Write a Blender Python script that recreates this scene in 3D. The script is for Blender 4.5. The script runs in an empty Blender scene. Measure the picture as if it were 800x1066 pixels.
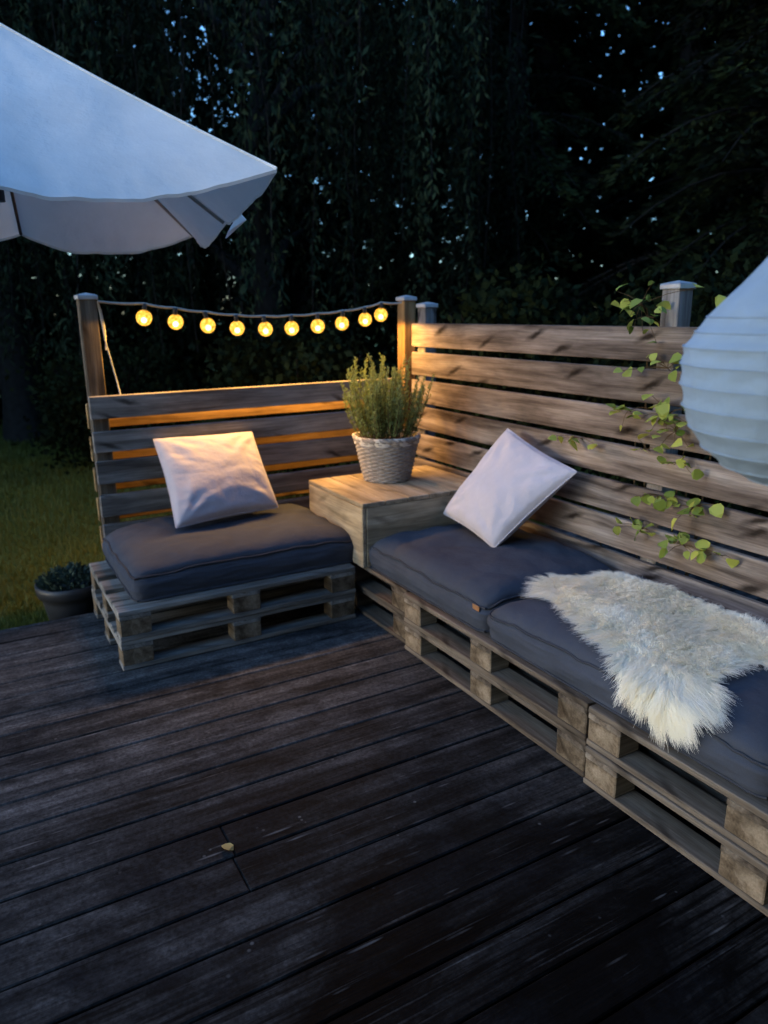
import bpy, bmesh, math, random
import numpy as np
from mathutils import Vector, Matrix, noise as mnoise

rng = np.random.default_rng(7)
random.seed(7)
R = math.radians
sc = bpy.context.scene
col = sc.collection

# ------------------------------------------------------------------ camera
CX, CY, CZ, YAW, PIT, ROL, FPX = -1.684, -3.2754, 1.5801, 0.5161, 0.2641, -0.011, 772.57
def cam_axes():
    F = np.array([math.sin(YAW)*math.cos(PIT), math.cos(YAW)*math.cos(PIT), -math.sin(PIT)])
    Rr = np.array([math.cos(YAW), -math.sin(YAW), 0.0])
    U = np.cross(Rr, F)
    cr, sr = math.cos(ROL), math.sin(ROL)
    return Rr*cr + U*sr, U*cr - Rr*sr, F
Rv, Uv, Fv = cam_axes()
cam_d = bpy.data.cameras.new('camera')
cam = bpy.data.objects.new('camera', cam_d); col.objects.link(cam)
M = Matrix.Identity(4)
for i in range(3):
    M[i][0], M[i][1], M[i][2] = Rv[i], Uv[i], -Fv[i]
M[0][3], M[1][3], M[2][3] = CX, CY, CZ
cam.matrix_world = M
cam_d.sensor_fit = 'HORIZONTAL'; cam_d.sensor_width = 36.0
cam_d.lens = 36.0*FPX/800.0
cam_d.clip_start = 0.02; cam_d.clip_end = 500
cam_d.dof.use_dof = True; cam_d.dof.focus_distance = 2.25; cam_d.dof.aperture_fstop = 3.5
sc.camera = cam

# ------------------------------------------------------------------ world, dusk light, exposure
w = bpy.data.worlds.new("World"); sc.world = w; w.use_nodes = True
nt = w.node_tree; nt.nodes.clear()
wo = nt.nodes.new('ShaderNodeOutputWorld'); bg = nt.nodes.new('ShaderNodeBackground')
sky = nt.nodes.new('ShaderNodeTexSky'); sky.sky_type = 'NISHITA'; sky.sun_disc = False
SUN_EL, SUN_AZ = R(7.0), R(278)
sky.sun_elevation = SUN_EL; sky.sun_rotation = SUN_AZ
sky.altitude = 100; sky.air_density = 1.0; sky.dust_density = 1.0; sky.ozone_density = 4.3
bg.inputs['Strength'].default_value = 0.145
nt.links.new(sky.outputs[0], bg.inputs[0]); nt.links.new(bg.outputs[0], wo.inputs[0])
sd = bpy.data.lights.new('dusk_glow', 'SUN'); sd.energy = 0.08; sd.angle = R(30); sd.color = (0.50, 0.72, 1.0)
sun = bpy.data.objects.new('dusk_glow', sd); col.objects.link(sun)
d = Vector((math.sin(SUN_AZ), math.cos(SUN_AZ), math.tan(R(52)))).normalized()
sun.rotation_euler = d.to_track_quat('Z', 'Y').to_euler()
vs = sc.view_settings
vs.view_transform = 'Standard'; vs.look = 'None'; vs.gamma = 1.0; vs.use_curve_mapping = False
vs.exposure = 2.68
sc.cycles.use_denoising = True
sc.cycles.max_bounces = 14; sc.cycles.diffuse_bounces = 8; sc.cycles.glossy_bounces = 3
sc.cycles.transparent_max_bounces = 12; sc.cycles.transmission_bounces = 8
sc.cycles.sample_clamp_indirect = 4.0
BULB_W = 2.6

# ------------------------------------------------------------------ helpers
def empty(name, loc=(0, 0, 0), label=None, cat=None, group=None):
    o = bpy.data.objects.new(name, None); col.objects.link(o); o.location = loc
    o.empty_display_size = 0.1
    if label: tag(o, label, cat, group)
    return o
def tag(o, label=None, cat=None, group=None, kind=None):
    if label: o['label'] = label
    if cat: o['category'] = cat
    if group: o['group'] = group
    if kind: o['kind'] = kind
    return o
def np_mesh(name, V, faces, mat, parent=None, rnd=None, wc=None, smooth=False, loc=None):
    """faces: list of int arrays (n,k). rnd: per-face list. wc: per-vertex vec."""
    V = np.asarray(V, np.float32)
    if isinstance(faces, np.ndarray): faces = [faces]
    faces = [np.asarray(f, np.int32) for f in faces if len(f)]
    me = bpy.data.meshes.new(name)
    me.vertices.add(len(V)); me.vertices.foreach_set('co', V.ravel())
    nl = sum(f.size for f in faces); nf = sum(len(f) for f in faces)
    me.loops.add(nl); me.polygons.add(nf)
    me.loops.foreach_set('vertex_index', np.concatenate([f.ravel() for f in faces]))
    tot = np.concatenate([np.full(len(f), f.shape[1], np.int32) for f in faces])
    start = np.concatenate([[0], np.cumsum(tot)[:-1]]).astype(np.int32)
    me.polygons.foreach_set('loop_start', start)
    if smooth: me.polygons.foreach_set('use_smooth', np.ones(nf, bool))
    else: me.polygons.foreach_set('use_smooth', np.zeros(nf, bool))
    me.update(calc_edges=True); me.validate()
    if rnd is not None:
        a = me.attributes.new('rnd', 'FLOAT', 'FACE'); a.data.foreach_set('value', np.asarray(rnd, np.float32))
    if wc is not None:
        a = me.attributes.new('wc', 'FLOAT_VECTOR', 'POINT'); a.data.foreach_set('vector', np.asarray(wc, np.float32).ravel())
    me.materials.append(mat)
    o = bpy.data.objects.new(name, me); col.objects.link(o)
    if parent: o.parent = parent
    if loc is not None: o.location = loc
    return o

class MB:
    def __init__(s): s.v = []; s.f = {}; s.r = {}; s.wc = []; s.n = 0
    def add(s, V, F, rnd=0.5, wc=None):
        V = np.asarray(V, float)
        for f in F:
            k = len(f); s.f.setdefault(k, []).append([i+s.n for i in f]); s.r.setdefault(k, []).append(rnd)
        s.v.append(V); s.wc.append(V if wc is None else wc); s.n += len(V)
    def box(s, c, size, rot=None, b=0.003, grain=0, rnd=None, skew=None):
        """chamfered box; grain = axis index of the wood grain"""
        rnd = random.random() if rnd is None else rnd
        hx = np.array(size, float)/2
        b = min(b, hx.min()*0.45)
        V = []; idx = {}
        for sx in (-1, 1):
            for sy in (-1, 1):
                for sz in (-1, 1):
                    sg = np.array([sx, sy, sz])
                    for a in range(3):
                        p = sg*(hx-b); p[a] = sg[a]*hx[a]
                        idx[(sx, sy, sz, a)] = len(V); V.append(p)
        F = []
        for a in range(3):
            b1, c1 = (a+1) % 3, (a+2) % 3
            for sa in (-1, 1):
                q = []
                for (u, v) in ((-1, -1), (1, -1), (1, 1), (-1, 1)):
                    k = [0, 0, 0]; k[a] = sa; k[b1] = u; k[c1] = v; q.append(idx[tuple(k)+(a,)])
                F.append(q if sa > 0 else q[::-1])
        for a in range(3):
            b1, c1 = (a+1) % 3, (a+2) % 3
            for u in (-1, 1):
                for v in (-1, 1):
                    k0 = [0, 0, 0]; k0[a] = -1; k0[b1] = u; k0[c1] = v
                    k1 = list(k0); k1[a] = 1
                    q = [idx[tuple(k0)+(b1,)], idx[tuple(k1)+(b1,)], idx[tuple(k1)+(c1,)], idx[tuple(k0)+(c1,)]]
                    F.append(q[::-1] if u*v > 0 else q)
        for sx in (-1, 1):
            for sy in (-1, 1):
                for sz in (-1, 1):
                    q = [idx[(sx, sy, sz, a)] for a in range(3)]
                    F.append(q if sx*sy*sz > 0 else q[::-1])
        V = np.array(V)
        perm = [grain, (grain+1) % 3, (grain+2) % 3]
        wc = V[:, perm] + np.array([random.uniform(0, 40), random.uniform(0, 40), random.uniform(0, 40)])
        if skew is not None: V = skew(V)
        if rot is not None: V = V @ np.array(rot.to_3x3()).T
        s.add(V+np.array(c, float), F, rnd, wc)
    def tube(s, pts, rad, n=8, rnd=0.5, caps=True):
        pts = [np.array(p, float) for p in pts]
        if not hasattr(rad, '__len__'): rad = [rad]*len(pts)
        V = []; F = []; wc = []
        up = np.array([0.13, 0.21, 0.97]); L = 0
        for i, p in enumerate(pts):
            t = pts[min(i+1, len(pts)-1)] - pts[max(i-1, 0)]
            t = t/(np.linalg.norm(t)+1e-9)
            if i: L += np.linalg.norm(p-pts[i-1])
            if abs(t @ up) > 0.95: up = np.array([0.9, 0.3, 0.1])
            a = np.cross(t, up); a /= np.linalg.norm(a); bb = np.cross(t, a); up = -np.cross(t, bb) if False else up
            for k in range(n):
                an = 2*math.pi*k/n
                V.append(p + rad[i]*(math.cos(an)*a+math.sin(an)*bb)); wc.append([L, rad[i]*math.cos(an), rad[i]*math.sin(an)])
        for i in range(len(pts)-1):
            for k in range(n):
                F.append([i*n+k, i*n+(k+1) % n, (i+1)*n+(k+1) % n, (i+1)*n+k])
        if caps:
            F.append(list(range(n))); F.append([(len(pts)-1)*n+k for k in range(n)][::-1])
        s.add(V, F, rnd, np.array(wc))
    def lathe(s, prof, n=32, c=(0, 0, 0), rnd=0.5, cap_lo=False, cap_hi=False, fn=None):
        V = []; F = []
        for j, (r, z) in enumerate(prof):
            for k in range(n):
                an = 2*math.pi*k/n
                rr = r if fn is None else fn(r, z, an, j)
                V.append((c[0]+rr*math.cos(an), c[1]+rr*math.sin(an), c[2]+z))
        for j in range(len(prof)-1):
            for k in range(n):
                F.append([j*n+k, j*n+(k+1) % n, (j+1)*n+(k+1) % n, (j+1)*n+k])
        if cap_lo: F.append(list(range(n))[::-1])
        if cap_hi: F.append([(len(prof)-1)*n+k for k in range(n)])
        s.add(V, F, rnd)
    def grid(s, P, rnd=0.5, flip=False, wc=None):
        nu, nv = P.shape[:2]; F = []
        for i in range(nu-1):
            for j in range(nv-1):
                q = [i*nv+j, (i+1)*nv+j, (i+1)*nv+j+1, i*nv+j+1]
                F.append(q[::-1] if flip else q)
        s.add(P.reshape(-1, 3), F, rnd, wc)
    def build(s, name, mat, parent=None, smooth=False, loc=None, kind=None):
        ks = sorted(s.f)
        o = np_mesh(name, np.concatenate(s.v), [np.array(s.f[k]) for k in ks], mat, parent,
                    np.concatenate([s.r[k] for k in ks]), np.concatenate(s.wc), smooth, loc)
        if kind: o['kind'] = kind
        return o

# ------------------------------------------------------------------ materials
class NT:
    def __init__(s, name):
        s.m = bpy.data.materials.new(name); s.m.use_nodes = True
        s.t = s.m.node_tree; s.t.nodes.clear()
        s.out = s.t.nodes.new('ShaderNodeOutputMaterial')
    def n(s, typ, **k):
        nd = s.t.nodes.new(typ)
        for a, v in k.items(): setattr(nd, a, v)
        return nd
    def l(s, a, b): s.t.links.new(a, b)
    def attr(s, name): return s.n('ShaderNodeAttribute', attribute_name=name)
    def val(s, v): nd = s.n('ShaderNodeValue'); nd.outputs[0].default_value = v; return nd.outputs[0]
    def noise(s, vec, scale, detail=4, rough=0.55, dist=0.0):
        nd = s.n('ShaderNodeTexNoise'); nd.inputs['Scale'].default_value = scale; nd.inputs['Detail'].default_value = detail
        nd.inputs['Roughness'].default_value = rough; nd.inputs['Distortion'].default_value = dist
        if vec is not None: s.l(vec, nd.inputs['Vector'])
        return nd.outputs['Fac']
    def map(s, vec, scale=(1, 1, 1), loc=(0, 0, 0)):
        nd = s.n('ShaderNodeMapping'); nd.inputs['Scale'].default_value = scale; nd.inputs['Location'].default_value = loc
        s.l(vec, nd.inputs['Vector']); return nd.outputs[0]
    def ramp(s, fac, stops):
        nd = s.n('ShaderNodeValToRGB'); cr = nd.color_ramp
        while len(cr.elements) < len(stops): cr.elements.new(0.5)
        for e, (p, c) in zip(cr.elements, stops):
            e.position = p
            if not hasattr(c, '__len__'): c = (c, c, c)
            e.color = (*c[:3], 1)
        s.l(fac, nd.inputs[0]); return nd.outputs[0]
    def mix(s, fac, a, b, mode='MIX'):
        nd = s.n('ShaderNodeMix', data_type='RGBA', blend_type=mode)
        for sk, v in ((nd.inputs[0], fac), (nd.inputs[6], a), (nd.inputs[7], b)):
            if hasattr(v, 'is_linked') or isinstance(v, bpy.types.NodeSocket): s.l(v, sk)
            elif hasattr(v, '__len__'): sk.default_value = (*v[:3], 1)
            elif sk.type == 'VALUE': sk.default_value = v
            else: sk.default_value = (v, v, v, 1)
        return nd.outputs[2]
    def math(s, op, a, b=0.0, clamp=False):
        nd = s.n('ShaderNodeMath', operation=op, use_clamp=clamp)
        for sk, v in ((nd.inputs[0], a), (nd.inputs[1], b)):
            if isinstance(v, bpy.types.NodeSocket): s.l(v, sk)
            else: sk.default_value = v
        return nd.outputs[0]
    def bump(s, h, strength=0.3, dist=0.01, nrm=None):
        nd = s.n('ShaderNodeBump'); nd.inputs['Strength'].default_value = strength; nd.inputs['Distance'].default_value = dist
        s.l(h, nd.inputs['Height'])
        if nrm is not None: s.l(nrm, nd.inputs['Normal'])
        return nd.outputs[0]
    def bsdf(s, color, rough=0.7, normal=None, spec=0.3, **k):
        nd = s.n('ShaderNodeBsdfPrincipled')
        if isinstance(color, bpy.types.NodeSocket): s.l(color, nd.inputs['Base Color'])
        else: nd.inputs['Base Color'].default_value = (*color, 1)
        if isinstance(rough, bpy.types.NodeSocket): s.l(rough, nd.inputs['Roughness'])
        else: nd.inputs['Roughness'].default_value = rough
        nd.inputs['Specular IOR Level'].default_value = spec
        for a, v in k.items(): nd.inputs[a].default_value = v
        if normal is not None: s.l(normal, nd.inputs['Normal'])
        return nd
    def done(s, sh): s.l(sh, s.out.inputs[0]); return s.m

def wood(name, dark, mid, light, knots=0.75, var=0.35, rough=0.8, spec=0.2, grain=1.0, stain=None):
    t = NT(name)
    wc = t.attr('wc').outputs['Vector']; rn = t.attr('rnd').outputs['Fac']
    # bend the grain a little
    bendn = t.n('ShaderNodeTexNoise'); bendn.inputs['Scale'].default_value = 1.6; bendn.inputs['Detail'].default_value = 2
    t.l(wc, bendn.inputs['Vector'])
    vm = t.n('ShaderNodeVectorMath', operation='MULTIPLY_ADD')
    t.l(bendn.outputs['Color'], vm.inputs[0]); vm.inputs[1].default_value = (0, 0.03, 0.03); t.l(wc, vm.inputs[2])
    g = vm.outputs[0]
    coarse = t.noise(t.map(g, (1.1, 16, 16)), 1.0, 5, 0.6, 0.4)
    fine = t.noise(t.map(g, (5, 130, 130)), 1.0, 4, 0.65)
    blot = t.noise(t.map(wc, (2.2, 5, 5)), 1.0, 5, 0.6)
    c = t.ramp(coarse, [(0.33, dark), (0.5, mid), (0.66, light)])
    c = t.mix(0.6, c, t.ramp(fine, [(0.3, 0.55), (0.7, 1.3)]), 'MULTIPLY')
    c = t.mix(0.7, c, t.ramp(blot, [(0.32, 0.42), (0.5, 1.0), (0.68, 1.35)]), 'MULTIPLY')
    # knots
    v = t.n('ShaderNodeTexVoronoi', feature='F1'); v.inputs['Scale'].default_value = 1.0; v.inputs['Randomness'].default_value = 1.0
    v.voronoi_dimensions = '2D'
    sx = t.n('ShaderNodeSeparateXYZ'); t.l(g, sx.inputs[0]); cx_ = t.n('ShaderNodeCombineXYZ')
    wob = t.math('MULTIPLY', t.math('SUBTRACT', t.noise(wc, 9.0, 3), 0.5), 0.35)
    t.l(t.math('MULTIPLY', sx.outputs[0], 1.7), cx_.inputs[0])
    t.l(t.math('ADD', t.math('ADD', t.math('MULTIPLY', t.math('ADD', sx.outputs[1], sx.outputs[2]), 7.0), wob), t.math('MULTIPLY', sx.outputs[0], 2.6)), cx_.inputs[1])
    t.l(cx_.outputs[0], v.inputs['Vector'])
    kn = t.ramp(v.outputs['Distance'], [(0.04, 1.0), (0.15, 0.0)])
    kf = t.math('MULTIPLY', kn, knots)
    c = t.mix(kf, c, tuple(x*0.3 for x in dark))
    vr = t.n('ShaderNodeMapRange'); vr.inputs[3].default_value = 1-var; vr.inputs[4].default_value = 1+var
    t.l(rn, vr.inputs[0])
    c = t.mix(1.0, c, vr.outputs[0], 'MULTIPLY')
    if stain: c = stain(t, c)
    h = t.math('ADD', t.math('MULTIPLY', fine, 0.6), coarse)
    return t.done(t.bsdf(c, rough, t.bump(h, 0.35*grain, 0.006), spec).outputs[0])

def deck_stain(t, c):
    pos = t.n('ShaderNodeNewGeometry').outputs['Position']; wc = t.attr('wc').outputs['Vector']
    wear = t.noise(t.map(pos, (0.8, 1.5, 1)), 1.0, 7, 0.66, 0.8)
    # noise-broken tone ramp along y: palest by the seats, near black towards the camera
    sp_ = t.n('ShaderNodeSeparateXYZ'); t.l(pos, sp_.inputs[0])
    y_tone = t.math('ADD', t.math('MULTIPLY', t.math('ADD', sp_.outputs[1], 2.3), 0.42), t.math('MULTIPLY', t.math('SUBTRACT', wear, 0.5), 0.9))
    c = t.mix(1.0, c, t.ramp(y_tone, [(0.0, 0.13), (0.2, 0.55), (0.45, 2.3), (0.95, 4.2)]), 'MULTIPLY')
    wear = t.math('ADD', wear, t.math('MULTIPLY', t.math('SUBTRACT', y_tone, 0.5), 0.10))
    grain = t.noise(t.map(wc, (1.6, 60, 60)), 1.0, 5, 0.7)
    m = t.math('MULTIPLY', t.ramp(wear, [(0.45, 0.0), (0.62, 1.0)]), t.ramp(grain, [(0.44, 0.0), (0.60, 1.0)]))
    c = t.mix(t.math('MULTIPLY', m, 0.65), c, (0.060, 0.060, 0.060))
    lines = t.noise(t.map(wc, (2.2, 85, 85)), 1.0, 3, 0.6)
    c = t.mix(t.ramp(lines, [(0.62, 0.0), (0.76, 0.4)]), c, (0.085, 0.085, 0.085))
    dirt = t.noise(t.map(pos, (1.7, 2.6, 1), (5, 3, 0)), 1.0, 6, 0.7, 0.4)
    c = t.mix(t.ramp(dirt, [(0.50, 0.0), (0.66, 0.8)]), c, (0.006, 0.007, 0.009))
    spk = t.noise(pos, 70.0, 4, 0.7); med = t.noise(pos, 13.0, 5, 0.7)
    c = t.mix(0.9, c, t.ramp(spk, [(0.32, 0.5), (0.5, 1.0), (0.7, 1.6)]), 'MULTIPLY')
    c = t.mix(0.9, c, t.ramp(med, [(0.32, 0.6), (0.5, 1.0), (0.68, 1.45)]), 'MULTIPLY')
    # scuffs: short pale scratches across and along the boards
    for k, (rz, sc_, th) in enumerate(((0.5, (3.0, 34, 1), 0.075), (-0.35, (4.5, 40, 1), 0.07))):
        mp = t.n('ShaderNodeMapping'); mp.inputs['Rotation'].default_value = (0, 0, rz); mp.inputs['Scale'].default_value = sc_; t.l(pos, mp.inputs['Vector'])
        v = t.n('ShaderNodeTexVoronoi'); v.inputs['Scale'].default_value = 1.0; t.l(mp.outputs[0], v.inputs['Vector'])
        sp = t.math('MULTIPLY', t.ramp(v.outputs['Distance'], [(th, 1.0), (th+0.10, 0.0)]), t.ramp(t.noise(pos, 2.3+k, 4), [(0.50, 0.0), (0.62, 0.6)]))
        c = t.mix(sp, c, (0.15, 0.15, 0.15))
    v = t.n('ShaderNodeTexVoronoi'); v.inputs['Scale'].default_value = 30; t.l(pos, v.inputs['Vector'])
    sp = t.math('MULTIPLY', t.ramp(v.outputs['Distance'], [(0.10, 1.0), (0.2, 0.0)]), t.ramp(t.noise(pos, 5.0, 3), [(0.60, 0.0), (0.68, 0.4)]))
    return t.mix(sp, c, (0.2, 0.2, 0.2))

M_ = {}
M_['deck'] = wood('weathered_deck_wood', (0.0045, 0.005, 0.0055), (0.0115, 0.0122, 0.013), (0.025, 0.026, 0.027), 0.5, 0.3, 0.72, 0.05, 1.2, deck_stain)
M_['pallet'] = wood('pallet_wood', (0.052, 0.040, 0.030), (0.13, 0.104, 0.080), (0.205, 0.172, 0.137), 0.55, 0.25, 0.9, 0.05)
M_['pallet_grey'] = wood('greyed_pallet_wood', (0.085, 0.077, 0.068), (0.18, 0.17, 0.155), (0.27, 0.26, 0.24), 0.5, 0.25, 0.9, 0.05)
M_['block'] = wood('pallet_block_wood', (0.060, 0.042, 0.026), (0.135, 0.103, 0.070), (0.21, 0.167, 0.12), 0.5, 0.3, 0.9, 0.05)
M_['slat'] = wood('fence_slat_wood', (0.055, 0.043, 0.036), (0.155, 0.128, 0.112), (0.255, 0.222, 0.20), 0.95, 0.18, 0.85, 0.06)
M_['slat_grey'] = wood('grey_fence_slat_wood', (0.09, 0.08, 0.075), (0.19, 0.18, 0.175), (0.29, 0.28, 0.275), 0.85, 0.15, 0.85, 0.06)
M_['slat_new'] = wood('fence_rear_wood', (0.18, 0.11, 0.05), (0.33, 0.21, 0.10), (0.43, 0.30, 0.15), 0.8, 0.2, 0.85, 0.06)
M_['post'] = wood('fence_post_wood', (0.055, 0.044, 0.034), (0.12, 0.10, 0.08), (0.19, 0.165, 0.135), 0.6, 0.15, 0.85, 0.06)
M_['table'] = wood('table_wood', (0.20, 0.155, 0.10), (0.34, 0.28, 0.19), (0.44, 0.37, 0.27), 0.5, 0.15, 0.7, 0.25)

def fabric(name, colr, weave=900, wr=0.25, rough=0.9, sheen=0.2, var=0.12, soft=6.0):
    t = NT(name); tc = t.n('ShaderNodeTexCoord').outputs['Object']
    a = t.noise(tc, soft, 4, 0.6); b = t.noise(t.map(tc, (1, 1, 1)), weave, 2, 0.6)
    c = t.mix(1.0, colr, t.ramp(a, [(0.25, 1-var), (0.75, 1+var)]), 'MULTIPLY')
    c = t.mix(wr, c, t.ramp(b, [(0.3, 0.6), (0.7, 1.5)]), 'MULTIPLY')
    nrm = t.bump(b, 0.25, 0.001)
    nrm = t.bump(a, 0.4, 0.03, nrm)
    p = t.bsdf(c, rough, nrm, 0.04); p.inputs['Sheen Weight'].default_value = sheen; p.inputs['Sheen Roughness'].default_value = 0.5
    return t.done(p.outputs[0])
M_['cushion'] = fabric('charcoal_cushion_fabric', (0.050, 0.058, 0.078), 700, 0.35, 0.95, 0.0)
M_['piping'] = fabric('cushion_piping_fabric', (0.04, 0.044, 0.055), 900, 0.3, 0.95, 0.0)
M_['pillow'] = fabric('pale_pillow_velvet', (0.42, 0.415, 0.49), 800, 0.15, 0.9, 0.35, 0.06)
M_['tag'] = fabric('brown_tag', (0.25, 0.12, 0.05), 900, 0.2)

def plain(name, colr, rough=0.6, spec=0.4, metal=0.0, nscale=20, var=0.15, bump=0.1):
    t = NT(name); tc = t.n('ShaderNodeTexCoord').outputs['Object']
    a = t.noise(tc, nscale, 5, 0.6)
    c = t.mix(1.0, colr, t.ramp(a, [(0.25, 1-var), (0.75, 1+var)]), 'MULTIPLY')
    p = t.bsdf(c, rough, t.bump(a, bump, 0.005), spec); p.inputs['Metallic'].default_value = metal
    return t.done(p.outputs[0])
M_['zinc'] = plain('grey_metal_cap', (0.42, 0.44, 0.47), 0.5, 0.5, 0.4)
M_['rib'] = plain('pale_parasol_rib', (0.30, 0.29, 0.27), 0.6)
M_['dark_metal'] = plain('dark_metal', (0.05, 0.05, 0.055), 0.45, 0.5, 0.5)
M_['cable'] = plain('string_cable', (0.30, 0.30, 0.28), 0.6)
M_['socket'] = plain('bulb_socket_plastic', (0.03, 0.028, 0.025), 0.5)
M_['pot'] = plain('dark_pot_plastic', (0.022, 0.023, 0.026), 0.5, 0.4)
M_['soil'] = plain('soil', (0.03, 0.022, 0.015), 0.95, 0.1, 0, 60, 0.5, 0.8)
M_['wicker'] = plain('whitewashed_wicker', (0.27, 0.25, 0.235), 0.85, 0.15, 0, 45, 0.35, 0.4)
M_['liner'] = plain('basket_liner', (0.55, 0.52, 0.48), 0.85, 0.15, 0, 15)
M_['bark'] = plain('bark', (0.012, 0.011, 0.010), 0.95, 0.1, 0, 14, 0.5, 0.8)
M_['stem'] = plain('vine_stem', (0.08, 0.055, 0.03), 0.9, 0.1, 0, 30, 0.3)
M_['plaster'] = plain('blocker_render', (0.09, 0.09, 0.09), 0.9, 0.1)

def thin(name, colr, trans=0.35, tcol=None, nscale=7, var=0.06, bump=0.15, spec=0.1):
    t = NT(name); tc = t.n('ShaderNodeTexCoord').outputs['Object']
    a = t.noise(tc, nscale, 5, 0.6)
    c = t.mix(1.0, colr, t.ramp(a, [(0.25, 1-var), (0.75, 1+var)]), 'MULTIPLY')
    nrm = t.bump(a, bump, 0.02)
    p = t.bsdf(c, 0.8, nrm, spec); tr = t.n('ShaderNodeBsdfTranslucent')
    if tcol: tr.inputs[0].default_value = (*tcol, 1)
    else: t.l(c, tr.inputs[0])
    mx = t.n('ShaderNodeMixShader'); mx.inputs[0].default_value = trans
    t.l(p.outputs[0], mx.inputs[1]); t.l(tr.outputs[0], mx.inputs[2])
    return t.done(mx.outputs[0])
M_['canopy'] = thin('parasol_cloth', (0.74, 0.75, 0.75), 0.22, None, 4.5, 0.08, 0.6)
M_['paper'] = thin('lantern_paper', (0.30, 0.42, 0.57), 0.22, None, 18, 0.05, 0.35)

def leafmat(name, a, b, trans=0.25, rough=0.6, spec=0.25):
    t = NT(name); rn = t.attr('rnd').outputs['Fac']
    c = t.ramp(rn, [(0.0, a), (1.0, b)])
    p = t.bsdf(c, rough, None, spec); tr = t.n('ShaderNodeBsdfTranslucent'); t.l(c, tr.inputs[0])
    mx = t.n('ShaderNodeMixShader'); mx.inputs[0].default_value = trans
    t.l(p.outputs[0], mx.inputs[1]); t.l(tr.outputs[0], mx.inputs[2])
    return t.done(mx.outputs[0])
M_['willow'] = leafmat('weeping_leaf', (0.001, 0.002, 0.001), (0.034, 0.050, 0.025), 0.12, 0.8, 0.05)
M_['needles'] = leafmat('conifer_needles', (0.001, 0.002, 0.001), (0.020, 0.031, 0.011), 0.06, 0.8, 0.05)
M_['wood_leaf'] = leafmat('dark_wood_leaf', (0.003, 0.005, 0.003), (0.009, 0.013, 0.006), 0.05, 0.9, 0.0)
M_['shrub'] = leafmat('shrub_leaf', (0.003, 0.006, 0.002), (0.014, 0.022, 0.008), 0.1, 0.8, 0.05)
M_['vine'] = leafmat('vine_leaf', (0.09, 0.16, 0.025), (0.46, 0.52, 0.11), 0.35, 0.5)
M_['lavender'] = leafmat('lavender_needles', (0.10, 0.155, 0.05), (0.25, 0.32, 0.125), 0.25)
M_['potplant'] = leafmat('pot_plant_leaf', (0.02, 0.035, 0.025), (0.05, 0.075, 0.05), 0.15)
M_['grass'] = leafmat('grass_blade', (0.055, 0.065, 0.010), (0.13, 0.135, 0.022), 0.3)
def woolmat():
    t = NT('sheep_wool'); rn = t.attr('rnd').outputs['Fac']
    c = t.ramp(rn, [(0.0, (0.94, 0.90, 0.77)), (1.0, (0.985, 0.97, 0.90))])
    p = t.bsdf(c, 0.8, None, 0.05); tr = t.n('ShaderNodeBsdfTranslucent'); t.l(c, tr.inputs[0])
    mx = t.n('ShaderNodeMixShader'); mx.inputs[0].default_value = 0.40
    t.l(p.outputs[0], mx.inputs[1]); t.l(tr.outputs[0], mx.inputs[2])
    return t.done(mx.outputs[0])
M_['fur'] = woolmat()
M_['deadleaf'] = leafmat('dead_leaf', (0.35, 0.26, 0.10), (0.4, 0.3, 0.12), 0.2)
def lawnmat():
    t = NT('lawn_soil'); pos = t.n('ShaderNodeNewGeometry').outputs['Position']
    a = t.noise(pos, 1.2, 5); b = t.noise(pos, 30, 4)
    c = t.ramp(a, [(0.3, (0.045, 0.055, 0.010)), (0.7, (0.085, 0.09, 0.016))])
    c = t.mix(0.6, c, t.ramp(b, [(0.3, 0.5), (0.7, 1.4)]), 'MULTIPLY')
    return t.done(t.bsdf(c, 0.95, t.bump(b, 0.6, 0.02), 0.1).outputs[0])
M_['lawn'] = lawnmat()
def bulbmat():
    t = NT('glowing_crackle_globe'); tc = t.n('ShaderNodeTexCoord').outputs['Object']
    v = t.n('ShaderNodeTexVoronoi', feature='F1'); v.inputs['Scale'].default_value = 65; t.l(tc, v.inputs['Vector'])
    f = t.ramp(v.outputs['Distance'], [(0.1, (1.0, 0.62, 0.16)), (0.45, (0.85, 0.40, 0.045)), (0.8, (0.38, 0.14, 0.008))])
    em = t.n('ShaderNodeEmission'); t.l(f, em.inputs[0]); em.inputs[1].default_value = 0.19
    tr = t.n('ShaderNodeBsdfTransparent'); tr.inputs[0].default_value = (0.9, 0.85, 0.7, 1)
    ad = t.n('ShaderNodeAddShader'); t.l(em.outputs[0], ad.inputs[0]); t.l(tr.outputs[0], ad.inputs[1])
    return t.done(ad.outputs[0])
M_['bulb'] = bulbmat()
def filmat():
    t = NT('glowing_filament'); em = t.n('ShaderNodeEmission'); em.inputs[0].default_value = (1.0, 0.70, 0.25, 1); em.inputs[1].default_value = 1.2
    return t.done(em.outputs[0])
M_['filament'] = filmat()

# ------------------------------------------------------------------ ground, deck
V = np.array([(-150, -150, -0.16), (150, -150, -0.16), (150, 150, -0.16), (-150, 150, -0.16)])
o = np_mesh('lawn', V, np.array([[0, 1, 2, 3]]), M_['lawn']); o['kind'] = 'structure'
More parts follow.
